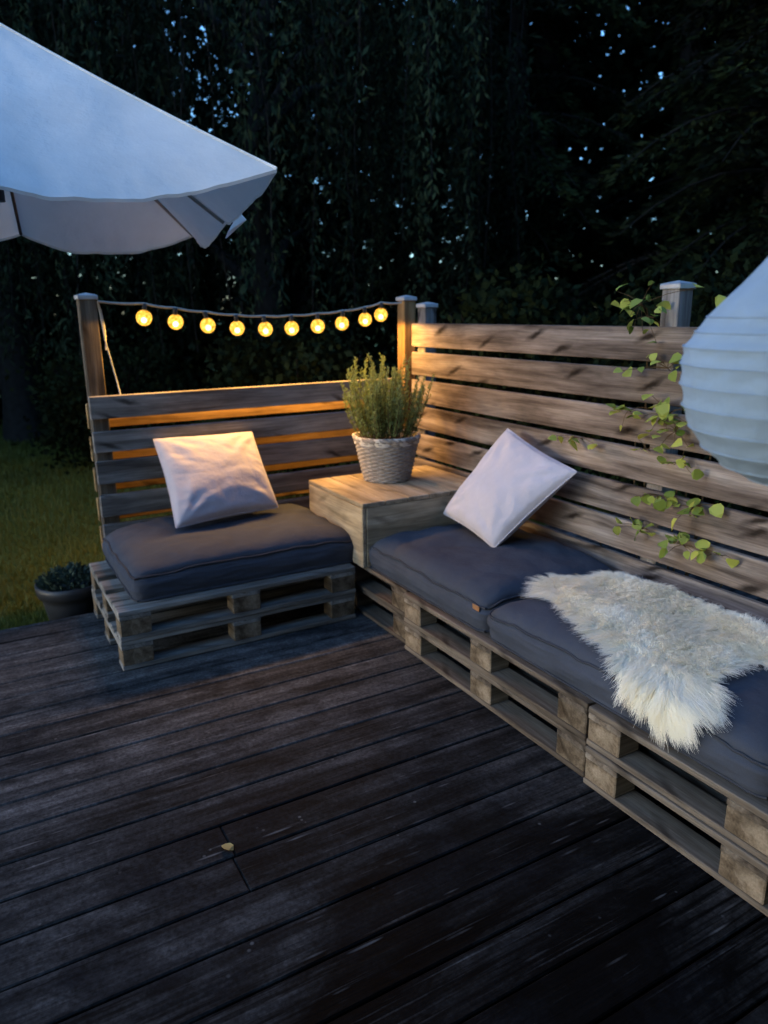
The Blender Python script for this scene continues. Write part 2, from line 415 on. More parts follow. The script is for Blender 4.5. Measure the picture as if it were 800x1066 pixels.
# grass blades on the near part of the lawn
n = 90000
gx = rng.uniform(-3.4, 1.6, n); gy = 0.86 + (rng.random(n)**1.6)*10.5
h = rng.uniform(0.025, 0.07, n)*(1+0.4*rng.random(n)); az = rng.uniform(0, 6.28, n)
wd = rng.uniform(0.002, 0.0045, n)*(1+0.18*(gy-0.8)); ln = rng.normal(0, 0.35, (n, 2))*h[:, None]
b0 = np.stack([gx-wd*np.cos(az), gy-wd*np.sin(az), np.full(n, -0.162)], 1)
b1 = np.stack([gx+wd*np.cos(az), gy+wd*np.sin(az), np.full(n, -0.162)], 1)
tp = np.stack([gx+ln[:, 0], gy+ln[:, 1], -0.162+h], 1)
Vg = np.stack([b0, b1, tp], 1).reshape(-1, 3); Fg = np.arange(3*n).reshape(-1, 3)
patch = np.array([mnoise.noise(Vector((x*1.3, y*1.3, 0))) for x, y in zip(gx, gy)])
tag(np_mesh('grass', Vg, Fg, M_['grass'], rnd=np.clip(0.5+0.6*patch+rng.normal(0, 0.2, n), 0, 1)),
    'short yellow green lawn grass beyond the deck edge', 'grass', kind='stuff')

PITCH = 0.157; Y0 = -1.09
mb = MB(); k0 = math.ceil((-5.2-Y0)/PITCH); k = k0
joints = {-2: [-1.15], -3: [-1.16]}
while True:
    y = Y0 + k*PITCH; yc = y + PITCH/2
    if yc > 0.80: break
    js = [-4.6] + joints.get(k, []) + [3.2]
    if k not in joints: js = [-4.6, random.uniform(-4.2, -2.9), 3.2]
    for a, b in zip(js[:-1], js[1:]):
        mb.box(((a+b)/2, yc, -0.014+random.uniform(-0.0015, 0.0015)), (b-a-0.002, PITCH-0.007, 0.028), b=0.004, grain=0,
               rnd=random.random())
    k += 1
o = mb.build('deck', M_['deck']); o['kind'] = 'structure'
mb = MB()
for x in np.arange(-4.5, 3.2, 0.6): mb.box((x, -2.2, -0.095), (0.05, 5.9, 0.13), grain=1)
mb.box((-0.7, 0.815, -0.075), (7.8, 0.028, 0.145), grain=0)
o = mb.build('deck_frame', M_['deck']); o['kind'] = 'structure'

# ------------------------------------------------------------------ unseen facade and overhang added behind the camera to block sky light
hs = empty('light_blocker', (-1.0, -5.4, 0), 'unseen facade with a deep overhang, added behind the deck to block sky light', 'light_blocker')
mb = MB(); mb.box((0, -0.15, 3.2), (14, 0.3, 6.8), b=0.01); mb.build('blocker_wall', M_['plaster'], hs)
mb = MB(); mb.box((0, 1.35, 2.75), (12, 2.7, 0.12), b=0.01); mb.build('blocker_eave', M_['post'], hs)  # added overhang, sized to keep sky light off the near deck
mb = MB(); mb.box((1.2, 0.01, 1.05), (1.0, 0.05, 2.1), b=0.01); mb.build('door', M_['plaster'], hs)

# ------------------------------------------------------------------ fences
def fence_post(root, x, y, top, s=0.086, mk='post'):
    mb = MB(); mb.box((x, y, (top-0.16)/2-0.0), (s, s, top+0.16), b=0.004, grain=2)
    p = mb.build('post', M_[mk], root)
    mb = MB(); c = s/2+0.008
    mb.box((x, y, top+0.006), (2*c, 2*c, 0.022), b=0.003)
    V = [(x-c*.96, y-c*.96, top+.018), (x+c*.96, y-c*.96, top+.018), (x+c*.96, y+c*.96, top+.018), (x-c*.96, y+c*.96, top+.018), (x, y, top+.030)]
    mb.add(V, [[0, 1, 4], [1, 2, 4], [2, 3, 4], [3, 0, 4]])
    mb.build('post_cap', M_['zinc'], p)
FY = 0.857
fl = empty('slat_fence', (0, 0, 0), 'low grey slat fence behind the single seat, string lights above it', 'fence')
mb = MB()
for i, (top, bot) in enumerate(((1.168, 1.047), (0.979, 0.868), (0.822, 0.697), (0.636, 0.515), (0.47, 0.35), (0.31, 0.19))):
    mb.box((-0.148, FY+0.016+random.uniform(-.002, .002), (top+bot)/2), (1.9, 0.032, top-bot), rot=Matrix.Rotation(R(random.uniform(-.15, .15)), 4, 'Y'), b=0.004, grain=0)
mb.build('slat_panel', M_['slat_grey'], fl)
mb = MB()
for i, z in enumerate((1.085, 0.905, 0.735, 0.565, 0.40)):
    mb.box((-0.148, FY+0.032+0.092+0.014, z-0.035), (1.9, 0.026, 0.135), b=0.004, grain=0)
mb.build('rear_slat_panel', M_['slat_new'], fl)
fence_post(fl, -1.045, FY+0.032+0.0465, 1.66)
fence_post(fl, 0.903, 0.962, 1.650, mk='slat_new')
fr = empty('slat_fence', (0.9, 0, 0), 'tall brown slat fence with vine, behind the long seat', 'fence')
FX = 0.86
mb = MB()
for i, top in enumerate((1.508, 1.334, 1.160, 0.990, 0.820, 0.655, 0.487, 0.318)):
    mb.box((FX+0.014+random.uniform(-.002, .002)-0.9, -1.45, top-0.0715), (0.028, 4.56, 0.143), rot=Matrix.Rotation(R(random.uniform(-.12, .12)), 4, 'X'), b=0.004, grain=1)
mb.build('slat_panel', M_['slat'], fr)
for y, top in ((0.765, 1.605), (-1.12, 1.66), (-3.0, 1.66)):
    fence_post(fr, FX+0.0745-0.9, y, top, mk='slat_grey')

# ------------------------------------------------------------------ pallets
def make_pallet(label, wood_key):
    root = empty('pallet', (0, 0, 0), label, 'pallet', 'stacked pallets carrying the seats')
    wk = M_[wood_key]
    mb = MB()
    for yy, wd in ((0.0725, 0.145), (0.215, 0.10), (0.40, 0.145), (0.585, 0.10), (0.7275, 0.145)):
        mb.box((0.6, yy, 0.144-0.011), (1.2, wd, 0.022), b=0.003, grain=0)
    for xx in (0.0725, 0.6, 1.1275):
        mb.box((xx, 0.4, 0.111-0.0002), (0.143, 0.798, 0.0215), b=0.003, grain=1)
    mb.build('top_boards', wk, root)
    for xx in (0.0725, 0.6, 1.1275):
        for yy in (0.05, 0.4, 0.75):
            b = MB(); b.box((xx, yy, 0.061), (0.141+random.uniform(-.004, .002), 0.098, 0.0775), b=0.004, grain=1)
            b.build('block', M_['block'], root)
    mb = MB()
    for yy, wd in ((0.05, 0.10), (0.4, 0.145), (0.75, 0.10)):
        mb.box((0.6, yy, 0.0112), (1.2, wd, 0.0215), b=0.003, grain=0)
    mb.build('bottom_boards', wk, root)
    return root
def copy_tree(o, parent=None):
    c = o.copy(); col.objects.link(c)
    if parent: c.parent = parent
    for ch in list(o.children): copy_tree(ch, c)
    return c
pg = make_pallet('upper greyed pallet under the single seat cushion', 'pallet_grey')
pb = make_pallet('upper brown pallet in the middle of the long seat', 'pallet')
def place(src, x, y, z, rz, label, first=False):
    o = src if first else copy_tree(src)
    o.location = (x, y, z); o.rotation_euler = (0, 0, rz); o['label'] = label
    return o
place(pg, -1.2, 0.0, 0.146, 0, 'upper greyed pallet carrying the single seat cushion', True)
place(pg, -1.203, 0.004, 0.001, 0, 'lower greyed pallet of the single seat, standing on the deck')
H = -math.pi/2   # pallet x runs towards -y, pallet y towards +x
place(pb, 0.02, -0.4528, 0.146, H, 'upper brown pallet of the middle stack in the long seat', True)
place(pb, 0.022, -0.455, 0.001, H, 'lower brown pallet of the middle stack in the long seat')
place(pb, 0.045, 0.765, 0.146, H, 'upper pallet under the corner table beside the single seat')
place(pb, 0.050, 0.76, 0.001, H, 'lower pallet deep under the corner table, mostly in shadow')
place(pb, 0.012, -1.665, 0.146, H, 'upper pallet of the nearest stack, under the sheepskin end')
place(pb, 0.004, -1.670, 0.001, H, 'lower pallet of the nearest stack, cut by the photo edge')

# ------------------------------------------------------------------ seat cushions
def fbm(x, y, z=0.0, o=3):
    s = 0; a = 1
    for i in range(o): s += a*mnoise.noise(Vector((x, y, z))); x *= 2.1; y *= 2.1; z *= 2.1; a *= 0.5
    return s
def cushion(label, cx, cy, sx, sy, z0, hgt, seed, tagside=None, droop=None):
    root = empty('seat_cushion', (cx, cy, z0), label, 'cushion')
    bm = bmesh.new(); bmesh.ops.create_cube(bm, size=2.0)
    bmesh.ops.subdivide_edges(bm, edges=bm.edges[:], cuts=33, use_grid_fill=True)
    hx, hy, hz = sx/2, sy/2, hgt/2
    def deform(u, v, w_):
        # rounded corners in plan
        au, av = abs(u), abs(v)
        rr = 0.86
        x, y = u*hx, v*hy
        cr = 0.055
        ex, ey = max(0, abs(x)-(hx-cr)), max(0, abs(y)-(hy-cr))
        L = math.hypot(ex, ey)
        if ex > 0 and ey > 0 and L > cr*max(ex, ey)/cr:
            k = max(ex, ey)/L
            x = math.copysign(hx-cr+ex*k, x); y = math.copysign(hy-cr+ey*k, y)
        # sides bulge, soft edge lip
        side = max(au, av)
        if side > 0.97:
            b = 0.016*(1-w_*w_) - 0.004*abs(w_)
            wob = 0.006*fbm(x*7+seed, y*7, w_*2)
            if au >= av: x += math.copysign(b+wob, x)
            if av >= au: y += math.copysign(b+wob, y)
        prof = ((1-au**4)*(1-av**4))**0.6
        z = w_*hz
        if w_ > 0.2:
            f = (w_-0.2)/0.8
            z += f*(0.040*prof - 0.022*max(0, (max(au, av)-0.82)/0.18)**2 + 0.004*max(0, (max(au, av)-0.7)/0.3)*math.sin(26*(x if av > au else y)+seed+2*fbm(x*6, y*6, 2)) + 0.013*fbm(x*3.1+seed, y*3.1, 0.3) + 0.0035*fbm(x*11+seed, y*11) - 0.005*max(0, 1-abs(mnoise.noise(Vector((x*2.2+y*1.1+seed, y*4.2-x, seed))))/0.12))
            # sitting dent
            z -= f*0.012*math.exp(-((x/hx*1.1)**2+((y/hy-.1)*1.2)**2)*2.2)
            # corners sink
            z -= f*0.018*(au*av)**6
        if droop: z += droop(x, y)
        return x, y, z+hz
    for v in bm.verts: v.co = deform(*v.co)
    me = bpy.data.meshes.new('cover'); bm.to_mesh(me); bm.free()
    for p in me.polygons: p.use_smooth = True
    me.materials.append(M_['cushion'])
    o = bpy.data.objects.new('cover', me); col.objects.link(o); o.parent = root
    for nm, ww in (('piping', 0.97), ('piping', -0.93)):
        pts = []
        N = 44
        loop = [(t, -1) for t in np.linspace(-1, 1, N)] + [(1, t) for t in np.linspace(-1, 1, N)[1:]] + \
               [(t, 1) for t in np.linspace(1, -1, N)[1:]] + [(-1, t) for t in np.linspace(1, -1, N)[1:]]
        for (u, v) in loop:
            x, y, z = deform(u, v, ww); s = 1.004
            pts.append((x*s, y*s, z))
        mb = MB(); mb.tube(pts, 0.0048, 6); mb.build(nm, M_['piping'], root, True)
    if tagside:
        x, y, z = tagside
        mb = MB(); mb.box((x, y, z), (0.004, 0.045, 0.022), b=0.001); mb.build('care_tag', M_['tag'], root)
    return root
Z0 = 0.2905
cushion('thick charcoal cushion on the single pallet seat, lit warm on top', -0.527, 0.462, 1.16, 0.78, Z0, 0.158, 3.1)
cushion('charcoal cushion beside the corner table, under the tilted pillow', 0.455, -0.525, 0.79, 1.00, Z0, 0.148, 8.7,
        tagside=(-0.405, -0.455, 0.105))
cush_b = cushion('charcoal cushion under the sheepskin, cut by the photo edge', 0.450, -1.665, 0.79, 1.24, Z0, 0.144, 14.2)

# ------------------------------------------------------------------ throw pillows
def pillow(label, c4, thick, seed, out):
    """c4: corners bottom-left, bottom-right, top-right, top-left as seen from the front"""
    A, B, C, D = [np.array(p, float) for p in c4]
    ctr = (A+B+C+D)/4
    N = 56
    nrm = np.cross(B-A, D-A); nrm /= np.linalg.norm(nrm)
    if nrm @ np.array(out) < 0: nrm = -nrm
    us = np.linspace(-1, 1, N)
    def surf(sgn):
        P = np.zeros((N, N, 3))
        for i, u in enumerate(us):
            for j, v in enumerate(us):
                # concave edges
                uu = u*(1-0.06*(1-v*v)-.018*(u*v)**6); vv = v*(1-0.06*(1-u*u)-.018*(u*v)**6)
                a, b = (uu+1)/2, (vv+1)/2
                p = A*(1-a)*(1-b)+B*a*(1-b)+C*a*b+D*(1-a)*b
                e = max(0, (1-u**2))*max(0, (1-v**2))
                t = thick*(e**0.38)*(0.95-0.1*v)
                # wrinkles: radiate from corners + soft folds
                wr = 0.0
                for k, (cu, cv) in enumerate(((-1, -1), (1, -1), (1, 1), (-1, 1))):
                    du, dv = u-cu, v-cv; rr = math.hypot(du, dv); th = math.atan2(dv, du)
                    wr += 0.0045*math.sin(th*11+seed+k*2.3+1.5*fbm(u*2+seed, v*2, k, 2))*math.exp(-((rr-0.55)/0.4)**2)
                wr += 0.005*fbm(u*1.4+seed, v*2.2+0.6*u, sgn, 2)
                for k, (fu, fv, am, wdt) in enumerate(((0.9, 3.0, .0042, .22), (2.2, 1.8, .003, .2))):
                    nn_ = mnoise.noise(Vector((u*fu+v*0.7*(k-1)+seed*1.3, v*fv+u*(1.2-k)+seed, k*3.1+sgn)))
                    wr -= am*max(0, 1-abs(nn_)/wdt)*(0.35+0.65*max(abs(u), abs(v)))
                t += wr*min(1, e*3.5)
                P[i, j] = p + nrm*sgn*t
        return P
    root = empty('throw_pillow', ctr, label, 'pillow', 'pale throw pillows on the cushions')
    mb = MB()
    mb.grid(surf(1)-ctr); mb.grid(surf(-1)-ctr, flip=True)
    mb.build('cover', M_['pillow'], root, True)
    pts = []
    for (u, v) in [(t, -1) for t in us] + [(1, t) for t in us[1:]] + [(t, 1) for t in us[::-1][1:]] + [(-1, t) for t in us[::-1][1:]]:
        uu = u*(1-0.06*(1-v*v)-.018*(u*v)**6); vv = v*(1-0.06*(1-u*u)-.018*(u*v)**6); a, b = (uu+1)/2, (vv+1)/2
        pts.append(A*(1-a)*(1-b)+B*a*(1-b)+C*a*b+D*(1-a)*b-ctr)
    mb = MB(); mb.tube(pts, 0.004, 6); mb.build('seam', M_['pillow'], root, True)
pillow('pale pillow standing upright on the single seat, warmly lit at its top',
       [(-0.805, 0.46, 0.506), (-0.185, 0.575, 0.506), (-0.228, 0.835, 0.915), (-0.80, 0.83, 0.924)], 0.11, 2.9, (0, -1, 0.3))
pillow('pale pillow tipped on one corner against the tall fence',
       [(0.49, -0.085, 0.525), (0.475, -0.55, 0.458), (0.755, -0.80, 0.856), (0.775, -0.255, 0.988)], 0.095, 5.2, (-1, -0.2, 0.3))

# ------------------------------------------------------------------ sheepskin
XE = 0.045; ZT = 0.452; RC = 0.03
from mathutils.bvhtree import BVHTree
cm = next(c for c in cush_b.children if c.name.startswith('cover'))
bv = BVHTree.FromPolygons([tuple(v.co+cush_b.location) for v in cm.data.vertices], [tuple(p.vertices) for p in cm.data.polygons])
GX = np.arange(0.04, 0.90, 0.02); GY = np.arange(-2.24, -0.82, 0.02); GZ = np.zeros((len(GX), len(GY)))
for i, x in enumerate(GX):
    for j, y in enumerate(GY):
        h_ = bv.ray_cast(Vector((x, min(y, -1.10), 1.0)), Vector((0, 0, -1)))[0]; GZ[i, j] = h_.z if h_ else 0.43
GZ[:4] = GZ[4]
def ztop(x, y):
    fi = np.clip((np.asarray(x, float)-GX[0])/0.02, 0, len(GX)-1.001); fj = np.clip((np.asarray(y, float)-GY[0])/0.02, 0, len(GY)-1.001)
    i, j = fi.astype(int), fj.astype(int); a, b = fi-i, fj-j
    return GZ[i, j]*(1-a)*(1-b)+GZ[i+1, j]*a*(1-b)+GZ[i, j+1]*(1-a)*b+GZ[i+1, j+1]*a*b + 0.004
def drape(xp, y, lift=0.0):
    """unfolded coordinate xp across the seat -> point and normal on cushion top, over its front edge and down"""
    top = float(ztop(xp, y))
    if xp > XE+RC: return (xp, y, top+lift), (0, 0, 1)
    s = (XE+RC)-xp; a = s/RC
    if a < math.pi/2:
        return (XE+RC-math.sin(a)*(RC+lift), y, top-RC+math.cos(a)*(RC+lift)), (-math.sin(a), 0, math.cos(a))
    dz = s-RC*math.pi/2
    return (XE-lift-0.012, y, top-RC-dz), (-1, 0, 0.1)
OUT = [(.36, -.985), (.45, -.96), (.58, -1.08), (.70, -1.11), (.735, -1.35), (.70, -1.62), (.69, -1.85), (.67, -2.15), (.49, -2.13),
       (.44, -1.96), (.26, -1.96), (.16, -2.02), (.06, -2.03), (-.015, -1.995), (-.016, -1.95), (.035, -1.81), (.10, -1.68), (.155, -1.50), (.215, -1.33), (.26, -1.20), (.29, -1.08)]
poly = np.array(OUT)
def inside(x, y):
    c = False; j = len(poly)-1
    for i in range(len(poly)):
        xi, yi = poly[i]; xj, yj = poly[j]
        if (yi > y) != (yj > y) and x < (xj-xi)*(y-yi)/(yj-yi)+xi: c = not c
        j = i
    return c
def edged(x, y):
    p = np.array([x, y]); a = poly; b = np.roll(poly, -1, 0); ab = b-a
    t = np.clip(((p-a)*ab).sum(1)/(ab*ab).sum(1), 0, 1); q = a+ab*t[:, None]; dd = np.linalg.norm(q-p, axis=1); i = dd.argmin()
    return dd[i], q[i]-p
sk = empty('sheepskin_rug', (0.4, -1.5, Z0), 'shaggy cream sheepskin draped over the front of the near cushion', 'sheepskin')
off = np.array([0.4, -1.5, Z0])
st = 0.02; xs = np.arange(-.08, .76, st); ys = np.arange(-2.2, -.9, st)
V = []; F = []; vid = {}
def gv(i, j):
    if (i, j) not in vid:
        p, nn = drape(xs[i], ys[j], 0.006); vid[(i, j)] = len(V); V.append(np.array(p)-off)
    return vid[(i, j)]
for i in range(len(xs)-1):
    for j in range(len(ys)-1):
        if inside(xs[i]+st/2, ys[j]+st/2): F.append([gv(i, j), gv(i+1, j), gv(i+1, j+1), gv(i, j+1)])
np_mesh('hide', V, np.array(F), M_['fur'], sk, rnd=np.zeros(len(F)), wc=np.tile([-0.3, 0, 1.0], (len(V), 1)), smooth=True)
def in_poly(P):
    c = np.zeros(len(P), bool); j = len(poly)-1
    for i in range(len(poly)):
        xi, yi = poly[i]; xj, yj = poly[j]
        c ^= ((yi > P[:, 1]) != (yj > P[:, 1])) & (P[:, 0] < (xj-xi)*(P[:, 1]-yi)/(yj-yi)+xi); j = i
    return c
def sample(n):
    P = np.stack([rng.uniform(-.08, .76, n*4), rng.uniform(-2.16, -.9, n*4)], 1); return P[in_poly(P)][:n]
def frame(P):
    """position, normal and unfolded x direction on the draped hide"""
    x, y = P[:, 0], P[:, 1]; n_ = len(P); pos = np.zeros((n_, 3)); nr = np.zeros((n_, 3)); tx = np.zeros((n_, 3))
    top = ztop(x, y); s_ = (XE+RC)-x; a = np.clip(s_/RC, 0, math.pi/2); dz = np.maximum(0, s_-RC*math.pi/2)
    flat = s_ <= 0
    pos[:, 0] = np.where(flat, x, XE+RC-np.sin(a)*RC-np.where(dz > 0, 0.014, 0.0)); pos[:, 1] = y
    pos[:, 2] = np.where(flat, top, top-RC+np.cos(a)*RC-dz)
    nr[:, 0] = -np.sin(a); nr[:, 2] = np.cos(a); tx[:, 0] = np.cos(a); tx[:, 2] = np.sin(a)
    return pos, nr, tx, a
def edge_vec(P):
    best = np.full(len(P), 9.0); bv = np.zeros((len(P), 2))
    for k in range(len(poly)):
        a, b = poly[k], poly[(k+1) % len(poly)]; ab = b-a
        t = np.clip(((P-a)@ab)/(ab@ab), 0, 1); q = a+t[:, None]*ab; d_ = np.linalg.norm(q-P, axis=1); m = d_ < best
        best[m] = d_[m]; bv[m] = (q-P)[m]
    return best, bv/(np.linalg.norm(bv, axis=1)[:, None]+1e-6)
NC = 1100; clumps = sample(NC); cdir = rng.normal(0, 1, (NC, 2)); clen = rng.uniform(0.85, 1.15, NC); ccol = rng.normal(0, .10, NC); cph = rng.uniform(0, 6.28, NC)
SEG = 7; P2 = np.concatenate([sample(85000), (lambda p: p[(p[:, 0] < .2) & (p[:, 1] < -1.62)])(sample(60000))]); NS = len(P2)
ci = np.concatenate([((clumps[None]-P2[k:k+2000, None])**2).sum(2).argmin(1) for k in range(0, NS, 2000)])
ed, eo = edge_vec(P2); pos, nr, tx, ang = frame(P2); ty = np.tile([0.0, 1.0, 0.0], (NS, 1))
nearf = np.exp(-ed/0.045)[:, None]
front = np.clip((0.24-P2[:, 0])/0.16, 0, 1)*np.clip((-1.62-P2[:, 1])/0.15, 0, 1)
fang = np.array([1.6*mnoise.noise(Vector((p[0]*5, p[1]*5, 1))) for p in P2]); fang2 = np.array([1.6*mnoise.noise(Vector((p[0]*5, p[1]*5, 9))) for p in P2])
flow = 0.6*eo*nearf*(1-0.6*front[:, None]) + 0.09*cdir[ci] + 0.5*np.stack([fang, fang2], 1) + np.array([-0.30, -0.12]) + 0.10*rng.normal(0, 1, (NS, 2))
flow[:, 0] -= 0.40*front; flow[:, 1] += front*((P2[:, 1]+1.90)*1.6-0.12)
pull = (clumps[ci]-P2)
L = 0.070*clen[ci]*rng.uniform(0.8, 1.15, NS)*(1+0.15*nearf[:, 0])*(1+0.35*front)
lift = rng.uniform(0.26, 0.58, NS)*(1-0.35*nearf[:, 0])*(1-0.55*front)
sd_ = np.cross(nr, flow[:, :1]*tx+flow[:, 1:]*ty+1e-4); sd_ /= np.linalg.norm(sd_, axis=1)[:, None]
curl = rng.normal(0, 0.004, NS)+0.005*np.sin(cph[ci]); w0 = rng.uniform(0.0010, 0.0016, NS)
Vf = np.zeros((NS, (SEG+1)*2, 3))
view = rng.normal(0, 1, (NS, 3)); wdir = np.cross(flow[:, :1]*tx+flow[:, 1:]*ty, nr); wdir /= np.linalg.norm(wdir, axis=1)[:, None]+1e-6; wdir = wdir+0.38*view; wdir /= np.linalg.norm(wdir, axis=1)[:, None]
ons = P2[:, 0] > XE+0.03
for s_ in range(SEG+1):
    t = s_/SEG
    fx, fy = flow[:, 0]*0.9, flow[:, 1]*0.9
    q = pos + L[:, None]*(nr*(lift*(t-0.40*t*t))[:, None] + (tx*fx[:, None]+ty*fy[:, None])*(0.35*t+0.65*t*t))
    q += (tx*pull[:, :1]+ty*pull[:, 1:])*((0.24+0.40*front)*t*t)[:, None] + sd_*(curl*np.sin(cph[ci]+t*6.5)*t)[:, None]
    q[:, 2] -= front*0.020*t*t*(1-np.sin(ang))
    low = ons & (q[:, 0] > XE+.02); q[low, 2] = np.maximum(q[low, 2], ztop(q[low, 0], q[low, 1])+0.004)
    q[~ons, 0] = np.minimum(q[~ons, 0], np.where(q[~ons, 2] < ZT-RC, XE-0.016, 9))
    ww = (w0*(1-0.8*t))[:, None]
    Vf[:, 2*s_] = q-off-wdir*ww; Vf[:, 2*s_+1] = q-off+wdir*ww
base = (np.arange(NS)*(SEG+1)*2)[:, None, None]
seg = np.array([[2*s_, 2*s_+1, 2*s_+3, 2*s_+2] for s_ in range(SEG)])[None]
rf = np.clip(0.6+ccol[ci]+rng.normal(0, 0.15, NS), 0, 1)
np_mesh('fleece', Vf.reshape(-1, 3), (base+seg).reshape(-1, 4), M_['fur'], sk, rnd=np.repeat(rf, SEG), smooth=True)

# ------------------------------------------------------------------ corner table
TZ = 0.636
tb = empty('corner_table', (0.42, 0.28, 0.2905), 'square pale plank table filling the corner between the two seats', 'table')
mb = MB(); n = 6; x0, x1, y0, y1 = 0.018, 0.835, -0.052, 0.615
pw = (x1-x0)/n
for i in range(n):
    mb.box((x0+pw*(i+.5)-0.42, (y0+y1)/2-0.28, TZ-0.2905-0.0115), (pw-0.004, y1-y0, 0.023), b=0.003, grain=1)
mb.build('tabletop', M_['table'], tb)
for nm, pos, size, gr in (('side_panel', (x0+0.012, (y0+y1)/2), (0.022, y1-y0-0.006), 1), ('side_panel', (x1-0.012, (y0+y1)/2), (0.022, y1-y0-0.006), 1),
                          ('front_panel', ((x0+x1)/2, y0+0.012), (x1-x0-0.052, 0.022), 0), ('rear_panel', ((x0+x1)/2, y1-0.012), (x1-x0-0.052, 0.022), 0)):
    mb = MB(); hh = TZ-0.024-0.2905
    for q in range(1):
        mb.box((pos[0]-0.42, pos[1]-0.28, hh/2), (size[0], size[1], hh-0.002), b=0.003, grain=gr)
    mb.build(nm, M_['table'], tb)

# ------------------------------------------------------------------ basket with lavender
bx, by = 0.425, 0.40
bk = empty('potted_plant', (bx, by, TZ+0.001), 'bushy green lavender in a whitewashed wicker basket on the corner table', 'plant')
rb, rt, bh = 0.132, 0.186, 0.245
def rad(z): return rb+(rt-rb)*(z/bh)**0.9
mb = MB(); rows = 22; sub = 3; prof = []
for j in range(rows*sub+1):
    z = bh*j/(rows*sub); prof.append((rad(z), z))
ST = 26
def weave(r, z, an, j):
    row = j//sub; ph = (j % sub)/sub
    return r + 0.0055*math.sin(an*ST/2*1.0+math.pi*(row % 2))*math.sin(math.pi*(ph+0.15)) + 0.002*math.sin(math.pi*ph)
mb.lathe([(0.02, 0.0)]+prof, ST*6, fn=lambda r, z, an, j: r if j == 0 else weave(r, z, an, j-1))
mb.build('basket', M_['wicker'], bk, True)
mb = MB()
for q in range(2):
    pts = [(rad(bh)*math.cos(t)*(1.0+.012*math.sin(16*t+q*math.pi)), rad(bh)*math.sin(t)*(1.0+.012*math.sin(16*t+q*math.pi)), bh+0.004+0.007*math.cos(16*t+q*math.pi)) for t in np.linspace(0, 2*math.pi, 130)]
    mb.tube(pts, 0.009, 6)
mb.build('rim', M_['wicker'], bk, True)
mb = MB()
mb.lathe([(rad(bh)-0.004, bh-0.03), (rad(bh)+0.006, bh+0.006), (rad(bh)+0.004, bh+0.018), (rad(bh)-0.012, bh+0.014), (rad(bh)-0.022, bh-0.05)], 60,
         fn=lambda r, z, an, j: r+0.006*math.sin(9*an+z*40)+0.004*math.sin(23*an))
mb.build('liner', M_['liner'], bk, True)
mb = MB(); mb.lathe([(rad(bh)-0.014, bh-0.03), (0.1, bh-0.018), (0.001, bh-0.012)], 40); mb.build('soil', M_['soil'], bk, True)
def needle_plant(nst, rbase, zb, hmin, hmax, spread, nlen, per, seed):
    r_ = random.Random(seed); Vs = []; rs = []; mbs = MB()
    for i in range(nst):
        a = r_.uniform(0, 6.283); q = math.sqrt(r_.random()); x0_, y0_ = rbase*q*math.cos(a), rbase*q*math.sin(a)
        hh = r_.uniform(hmin, hmax)*(1.05-0.30*q*q); sp = spread*q*r_.uniform(0.6, 1.25)
        bend = r_.gauss(0, 0.02); b2 = r_.gauss(0, 0.02)
        def P(t): return np.array([x0_+math.cos(a)*sp*(t**0.8)+bend*math.sin(3*t), y0_+math.sin(a)*sp*(t**0.8)+b2*math.sin(3*t), zb+hh*t])
        mbs.tube([P(t) for t in np.linspace(0, 1, 6)], [0.0028, .0026, .0022, .0018, .0014, .0008], 4)
        npr = int(per*hh/0.3)
        for k in range(npr):
            t = 0.10+0.9*(k/npr)**0.9
            p = P(t); ang = r_.uniform(0, 6.283); el = r_.uniform(0.45, 1.15)
            dv = np.array([math.cos(ang)*math.cos(el), math.sin(ang)*math.cos(el), math.sin(el)])
            L = nlen*r_.uniform(0.6, 1.15)*(1-0.45*t**4); sd = np.cross(dv, [r_.gauss(0, 1), r_.gauss(0, 1), r_.gauss(0, 1)]); sd /= np.linalg.norm(sd)
            wv = 0.0030
            Vs += [p, p+dv*L*.5+sd*wv, p+dv*L, p+dv*L*.5-sd*wv]; rs.append(min(1, max(0, 0.25+0.5*t+r_.gauss(0, 0.2))))
    return mbs, np.array(Vs), np.array(rs)
mbs, Vn, rn = needle_plant(105, 0.14, bh-0.02, 0.25, 0.50, 0.13, 0.030, 115, 11)
mbs.build('stems', M_['stem'], bk, True)
np_mesh('foliage', Vn, np.arange(len(Vn)).reshape(-1, 4), M_['lavender'], bk, rnd=rn)

# ------------------------------------------------------------------ string lights
LY = 0.875
BX = [(-0.77, 1.600), (-0.609, 1.577), (-0.441, 1.555), (-0.27, 1.537), (-0.104, 1.529), (0.063, 1.531), (0.23, 1.539), (0.397, 1.553), (0.55, 1.573), (0.665, 1.600)]
sl = empty('string_lights', (0, 0, 0), 'string of ten glowing globe bulbs slung between the fence posts', 'string lights')
mb = MB()
pts = [(-1.0, LY, 1.645)] + [(x, LY, z+0.034) for x, z in BX] + [(0.815, LY, 1.632)]
fine = []
for i in range(len(pts)-1):
    for t in np.linspace(0, 1, 5)[:-1]:
        a, b = np.array(pts[i]), np.array(pts[i+1]); q = a*(1-t)+b*t; q[2] -= 0.006*math.sin(math.pi*t); fine.append(q)
fine.append(np.array(pts[-1]))
mb.tube(fine, 0.0065, 6)
mb.tube([(-1.0, LY, 1.645), (-0.992, LY-.01, 1.55), (-0.985, LY-.012, 1.45), (-0.97, LY-.02, 1.36), (-0.955, LY-.025, 1.27), (-0.94, LY-.03, 1.172)], 0.004, 6)
mb.tube([(-1.0, LY, 1.645), (-0.985, LY+.02, 1.60), (-0.975, LY+.02, 1.5), (-0.98, LY+.02, 1.40)], 0.004, 6)
mb.build('cable', M_['cable'], sl, True)
me_b = None
